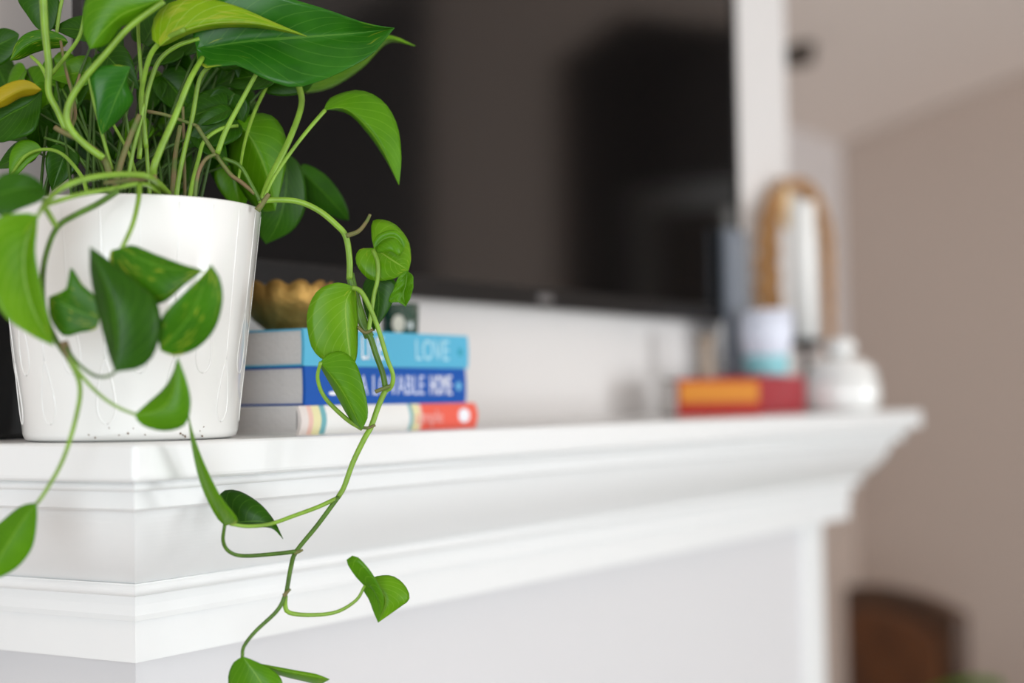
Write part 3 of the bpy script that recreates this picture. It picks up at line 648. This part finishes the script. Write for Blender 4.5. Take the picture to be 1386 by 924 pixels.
leaf(0.965, [(182,561),(212,556),(232,535),(241,483)], [(200,545),(222,525),(234,505)], [(192,575),(222,583),(250,575),(258,548),(254,520)], 'g', 0.006, 0.004, 0.0, 0.08)
leaf(0.975, [(50,680),(30,705),(8,740),(-15,785)], [(30,684),(6,702),(-22,730),(-30,765)], [(50,705),(44,740),(25,766),(2,780)], 'g', 0.006, 0.004, 0.0, 0.05)
# --- trailing vine on the right
ZV = 1.115
leaf(1.10, [(478,388),(468,410),(470,450),(476,500)], [(458,382),(430,393),(416,422),(417,452),(424,474),(440,488)], [(482,400),(484,440),(483,480)], 'l', -0.006, 0.012, 0.0, 0.08)
leaf(1.09, [(433,490),(450,510),(470,540),(490,581)], [(446,478),(464,476),(482,492),(494,530),(498,562)], [(437,502),(452,528),(472,564)], 'g', 0.004, 0.012, 0.01, 0.08)
leaf(1.13, [(506,336),(520,345),(535,355),(553,366)], [(503,318),(506,298),(532,302),(552,325),(556,350)], [(486,338),(482,356),(500,378),(530,378)], 'l', 0.008, -0.008, 0.0, 0.12)
leaf(1.115, [(508,335),(520,324),(535,322),(547,336)], [(505,328),(515,316),(535,312),(548,325)], [(512,342),(528,340),(540,346)], 'g', 0.0, -0.008, 0.0, 0.25)
leaf(1.12, [(551,366),(550,382),(546,398),(549,415)], [(541,372),(533,390),(526,408),(540,409)], [(559,374),(559,390),(555,404)], 'g', -0.006, -0.004, 0.0, 0.10, 0.0018)
leaf(1.14, [(505,372),(512,395),(512,420),(506,448)], [(530,376),(538,390),(530,412),(516,435)], [(494,380),(490,402),(496,428)], 'd', 0.0, 0.004)
leaf(1.055, [(304,711),(288,680),(270,630),(255,562)], [(292,698),(272,655),(260,605)], [(322,704),(300,674),(280,635),(264,595)], 'l', 0.004, -0.006, -0.05, 0.10)
leaf(1.075, [(310,708),(335,706),(362,708),(383,729)], [(296,690),(300,666),(322,664),(350,680),(370,703)], [(322,711),(345,713),(368,715)], 'd', 0.008, 0.0, 0.0, 0.10)
leaf(1.08, [(494,793),(505,797),(514,815),(512,842)], [(480,778),(469,758),(481,752),(498,768),(512,790),(520,812)], [(492,798),(500,812),(506,828)], 'g', -0.006, 0.004, 0.0, 0.06)
leaf(1.09, [(494,793),(508,792),(522,812),(512,842)], [(506,781),(530,779),(548,792),(554,810),(540,822)], [(498,798),(510,806),(514,822)], 'l', 0.008, 0.004, 0.0, 0.08)
leaf(1.06, [(328,888),(345,910),(360,935),(372,970)], [(315,898),(309,922),(322,955),(348,972)], [(342,893),(368,906),(382,922),(380,950)], 'g', 0.004, 0.004, 0.0, 0.08)
leaf(1.07, [(345,897),(375,905),(410,912),(446,919)], [(368,901),(400,907),(428,912)], [(375,912),(410,921),(432,925)], 'l', 0.002, 0.01, 0.0)
stem([(352,276),(362,271),(400,272),(430,284),(455,304),(468,320),(473,350),(473,378)], 8, 9, STEM, 1.10, 1.115, 'vine')
stem([(473,376),(480,405),(490,440),(501,456),(509,480),(518,505),(522,527)], 9, 8, STEMD, 1.115, 1.115, 'vine')
stem([(474,370),(482,405),(493,440),(500,456)], 11, 14, STEMD, 1.12, 1.117, 'vine')
stem([(522,527),(512,550),(502,578),(494,592),(478,625),(466,658),(458,672)], 8, 7, STEM, 1.115, 1.10, 'vine')
stem([(458,672),(430,710),(401,746),(394,766),(388,800)], 7, 6, STEMD, 1.10, 1.075, 'vine')
stem([(388,800),(376,825),(345,855),(330,875),(328,889)], 6, 5, STEMD, 1.075, 1.06, 'vine')
stem([(476,389),(488,394),(500,415),(512,445),(524,485),(532,508),(529,524),(520,530)], 7, 6, STEM, 1.10, 1.115)
stem([(434,490),(430,512),(440,538),(468,566),(490,580)], 5, 7, STEM, 1.09, 1.11)
stem([(505,338),(511,355),(511,378),(506,400),(500,440),(498,456)], 6, 6, STEM, 1.12, 1.115)
stem([(469,319),(485,313),(496,300),(501,290)], 7, 4, STEMB, 1.105, 1.10, 'dry_shoot')
stem([(484,442),(494,450),(505,446)], 5, 4, STEMB, 1.11, 1.11, 'node')
stem([(508,530),(518,526),(528,522)], 6, 5, STEMB, 1.11, 1.11, 'node')
stem([(486,577),(497,579),(508,575)], 5, 4, STEMB, 1.108, 1.108, 'node')
stem([(398,748),(405,746),(410,744)], 7, 3, STEMB, 1.085, 1.085, 'node')
stem([(384,806),(389,801),(393,797)], 6, 3, STEMB, 1.07, 1.07, 'node')
stem([(456,674),(430,686),(400,697),(365,709),(335,712),(312,709)], 6, 5, STEM, 1.10, 1.052)
stem([(400,746),(375,749),(330,752),(310,746),(302,732),(304,711)], 6, 5, STEMD, 1.085, 1.055)
stem([(386,806),(386,820),(392,829),(420,832),(455,828),(482,812),(494,792)], 7, 4, STEM, 1.075, 1.08)
# --- stems in the pot
stem([(218,275,1.10),(207,237,1.06),(216,205,1.06),(236,160,1.065),(256,110,1.07),(274,78,1.085)], 11, 7, STEM)
stem([(238,280),(240,255),(246,220),(260,160),(270,108),(284,90),(300,84)], 7, 6, STEM, 1.10, 1.10)
stem([(204,275),(200,225),(196,170),(191,100),(187,40),(188,0)], 6, 5, STEM, 1.11, 1.10)
stem([(198,200),(191,140),(195,105),(205,72),(222,54),(250,40)], 7, 7, STEM, 1.09, 1.06)
stem([(188,215),(196,145),(205,107),(217,80),(240,62),(270,52)], 7, 6, STEM, 1.09, 1.09)
stem([(155,262),(162,226),(176,186),(189,155)], 9, 7, STEMB, 1.07, 1.07, 'vine')
stem([(172,250),(180,205),(190,165),(195,140)], 6, 5, STEM, 1.075, 1.075)
stem([(140,214),(118,198),(98,178),(90,158),(96,134),(116,104),(142,74),(176,36),(222,2)], 10, 8, STEM, 1.05, 1.04)
stem([(150,240),(140,215),(112,192),(84,178),(74,172)], 9, 7, STEMB, 1.06, 1.06, 'vine')
stem([(90,178),(78,150),(66,125),(66,90),(61,40),(58,-10)], 8, 11, STEM, 1.07, 1.06)
stem([(95,165),(100,130),(108,100)], 5, 3, STEMB, 1.09, 1.09)
stem([(95,178),(102,150),(88,90),(82,55)], 5, 4, STEMB, 1.10, 1.10)
stem([(152,230),(140,188),(126,132),(119,95)], 5, 5, STEM, 1.07, 1.07)
stem([(66,112),(56,90),(42,76)], 5, 5, STEM, 1.08, 1.09)
stem([(70,100),(90,75),(108,48),(116,10)], 6, 5, STEM, 1.09, 1.08)
stem([(75,60),(80,20),(86,-10)], 5, 5, STEM, 1.12, 1.12)
stem([(118,262),(110,238),(86,210),(62,202),(36,210),(15,236)], 6, 4, STEM, 1.08, 1.10)
stem([(130,262),(122,235),(95,200),(60,186)], 5, 4, STEMD, 1.12, 1.12)
stem([(232,280),(235,240),(238,205),(244,170)], 8, 6, STEMB, 1.11, 1.12, 'vine')
stem([(254,285),(260,250),(269,214),(277,190),(300,174),(322,170)], 7, 5, STEM, 1.10, 1.13)
stem([(262,285),(267,240),(277,217),(292,208)], 6, 5, STEMB, 1.09, 1.09)
stem([(196,150),(222,155),(246,163),(266,170)], 5, 5, STEMB, 1.10, 1.10, 'vine')
stem([(266,170),(284,198),(294,212),(312,236),(326,246),(345,262)], 6, 6, STEMB, 1.10, 1.10, 'vine')
stem([(294,208),(305,178),(325,140),(348,98)], 8, 6, STEM, 1.095, 1.10)
stem([(323,243),(330,198),(343,155),(360,118)], 4, 6, STEM, 1.10, 1.15)
stem([(354,272),(366,240),(392,188),(408,142),(404,114)], 9, 9, STEM, 1.105, 1.15)
stem([(358,266),(372,238),(398,200),(420,172),(440,149)], 5, 6, STEM, 1.105, 1.13)
stem([(348,285),(356,274),(364,262)], 9, 6, STEMB, 1.10, 1.10, 'node')
stem([(302,214),(325,225),(340,250),(352,272)], 6, 6, STEMD, 1.10, 1.10, 'vine')
stem([(228,262,1.08),(205,241,1.02),(180,236,1.01),(130,239,1.0),(88,252,0.985),(60,274,0.97)], 9, 7, STEM, name='vine')
stem([(222,268,1.08),(195,249,1.02),(150,256,1.005),(105,264,0.985),(58,278,0.97)], 6, 6, STEM, name='vine')
stem([(212,240),(175,244),(140,247)], 8, 6, STEMB, 1.025, 1.015, 'vine')
stem([(160,258),(132,276),(100,292),(79,306),(66,332),(58,370),(60,420),(76,460),(95,488)], 9, 7, STEMD, 1.0, 0.965, 'vine')
stem([(189,248),(187,272),(179,305),(165,336)], 7, 6, STEM, 1.015, 0.97)
stem([(58,276),(70,296),(76,306)], 8, 8, STEM, 0.97, 0.975)
stem([(60,275),(55,285),(51,292)], 7, 5, STEM, 0.965, 0.945)
stem([(93,484),(108,520),(104,560),(86,620),(62,664),(50,681)], 7, 5, STEM, 0.965, 0.975)
stem([(88,470),(108,505),(135,534),(160,551),(184,561)], 6, 4, STEM, 0.965, 0.965)
stem([(88,468),(106,492),(128,508),(146,509),(157,502)], 5, 4, STEMD, 0.965, 0.935)
stem([(86,462),(94,484),(100,492)], 12, 10, STEMB, 0.966, 0.966, 'node')
# extra stalks deeper in the crown
for k in range(5):
    x = random.uniform(95, 320); xt = x + random.uniform(-70, 60); yt = random.uniform(70, 190)
    z0 = random.uniform(1.10, 1.17); z1 = min(z0+random.uniform(-0.02, 0.03), 1.185 + max(0, x-180)*0.0004)
    stem([(x, 285), ((x*0.7+xt*0.3), 215), (xt, yt)], 5, 4, random.choice((STEM, STEMD, STEMD, STEMB)), z0, z1)
# deeper leaves that close the crown behind the stalks
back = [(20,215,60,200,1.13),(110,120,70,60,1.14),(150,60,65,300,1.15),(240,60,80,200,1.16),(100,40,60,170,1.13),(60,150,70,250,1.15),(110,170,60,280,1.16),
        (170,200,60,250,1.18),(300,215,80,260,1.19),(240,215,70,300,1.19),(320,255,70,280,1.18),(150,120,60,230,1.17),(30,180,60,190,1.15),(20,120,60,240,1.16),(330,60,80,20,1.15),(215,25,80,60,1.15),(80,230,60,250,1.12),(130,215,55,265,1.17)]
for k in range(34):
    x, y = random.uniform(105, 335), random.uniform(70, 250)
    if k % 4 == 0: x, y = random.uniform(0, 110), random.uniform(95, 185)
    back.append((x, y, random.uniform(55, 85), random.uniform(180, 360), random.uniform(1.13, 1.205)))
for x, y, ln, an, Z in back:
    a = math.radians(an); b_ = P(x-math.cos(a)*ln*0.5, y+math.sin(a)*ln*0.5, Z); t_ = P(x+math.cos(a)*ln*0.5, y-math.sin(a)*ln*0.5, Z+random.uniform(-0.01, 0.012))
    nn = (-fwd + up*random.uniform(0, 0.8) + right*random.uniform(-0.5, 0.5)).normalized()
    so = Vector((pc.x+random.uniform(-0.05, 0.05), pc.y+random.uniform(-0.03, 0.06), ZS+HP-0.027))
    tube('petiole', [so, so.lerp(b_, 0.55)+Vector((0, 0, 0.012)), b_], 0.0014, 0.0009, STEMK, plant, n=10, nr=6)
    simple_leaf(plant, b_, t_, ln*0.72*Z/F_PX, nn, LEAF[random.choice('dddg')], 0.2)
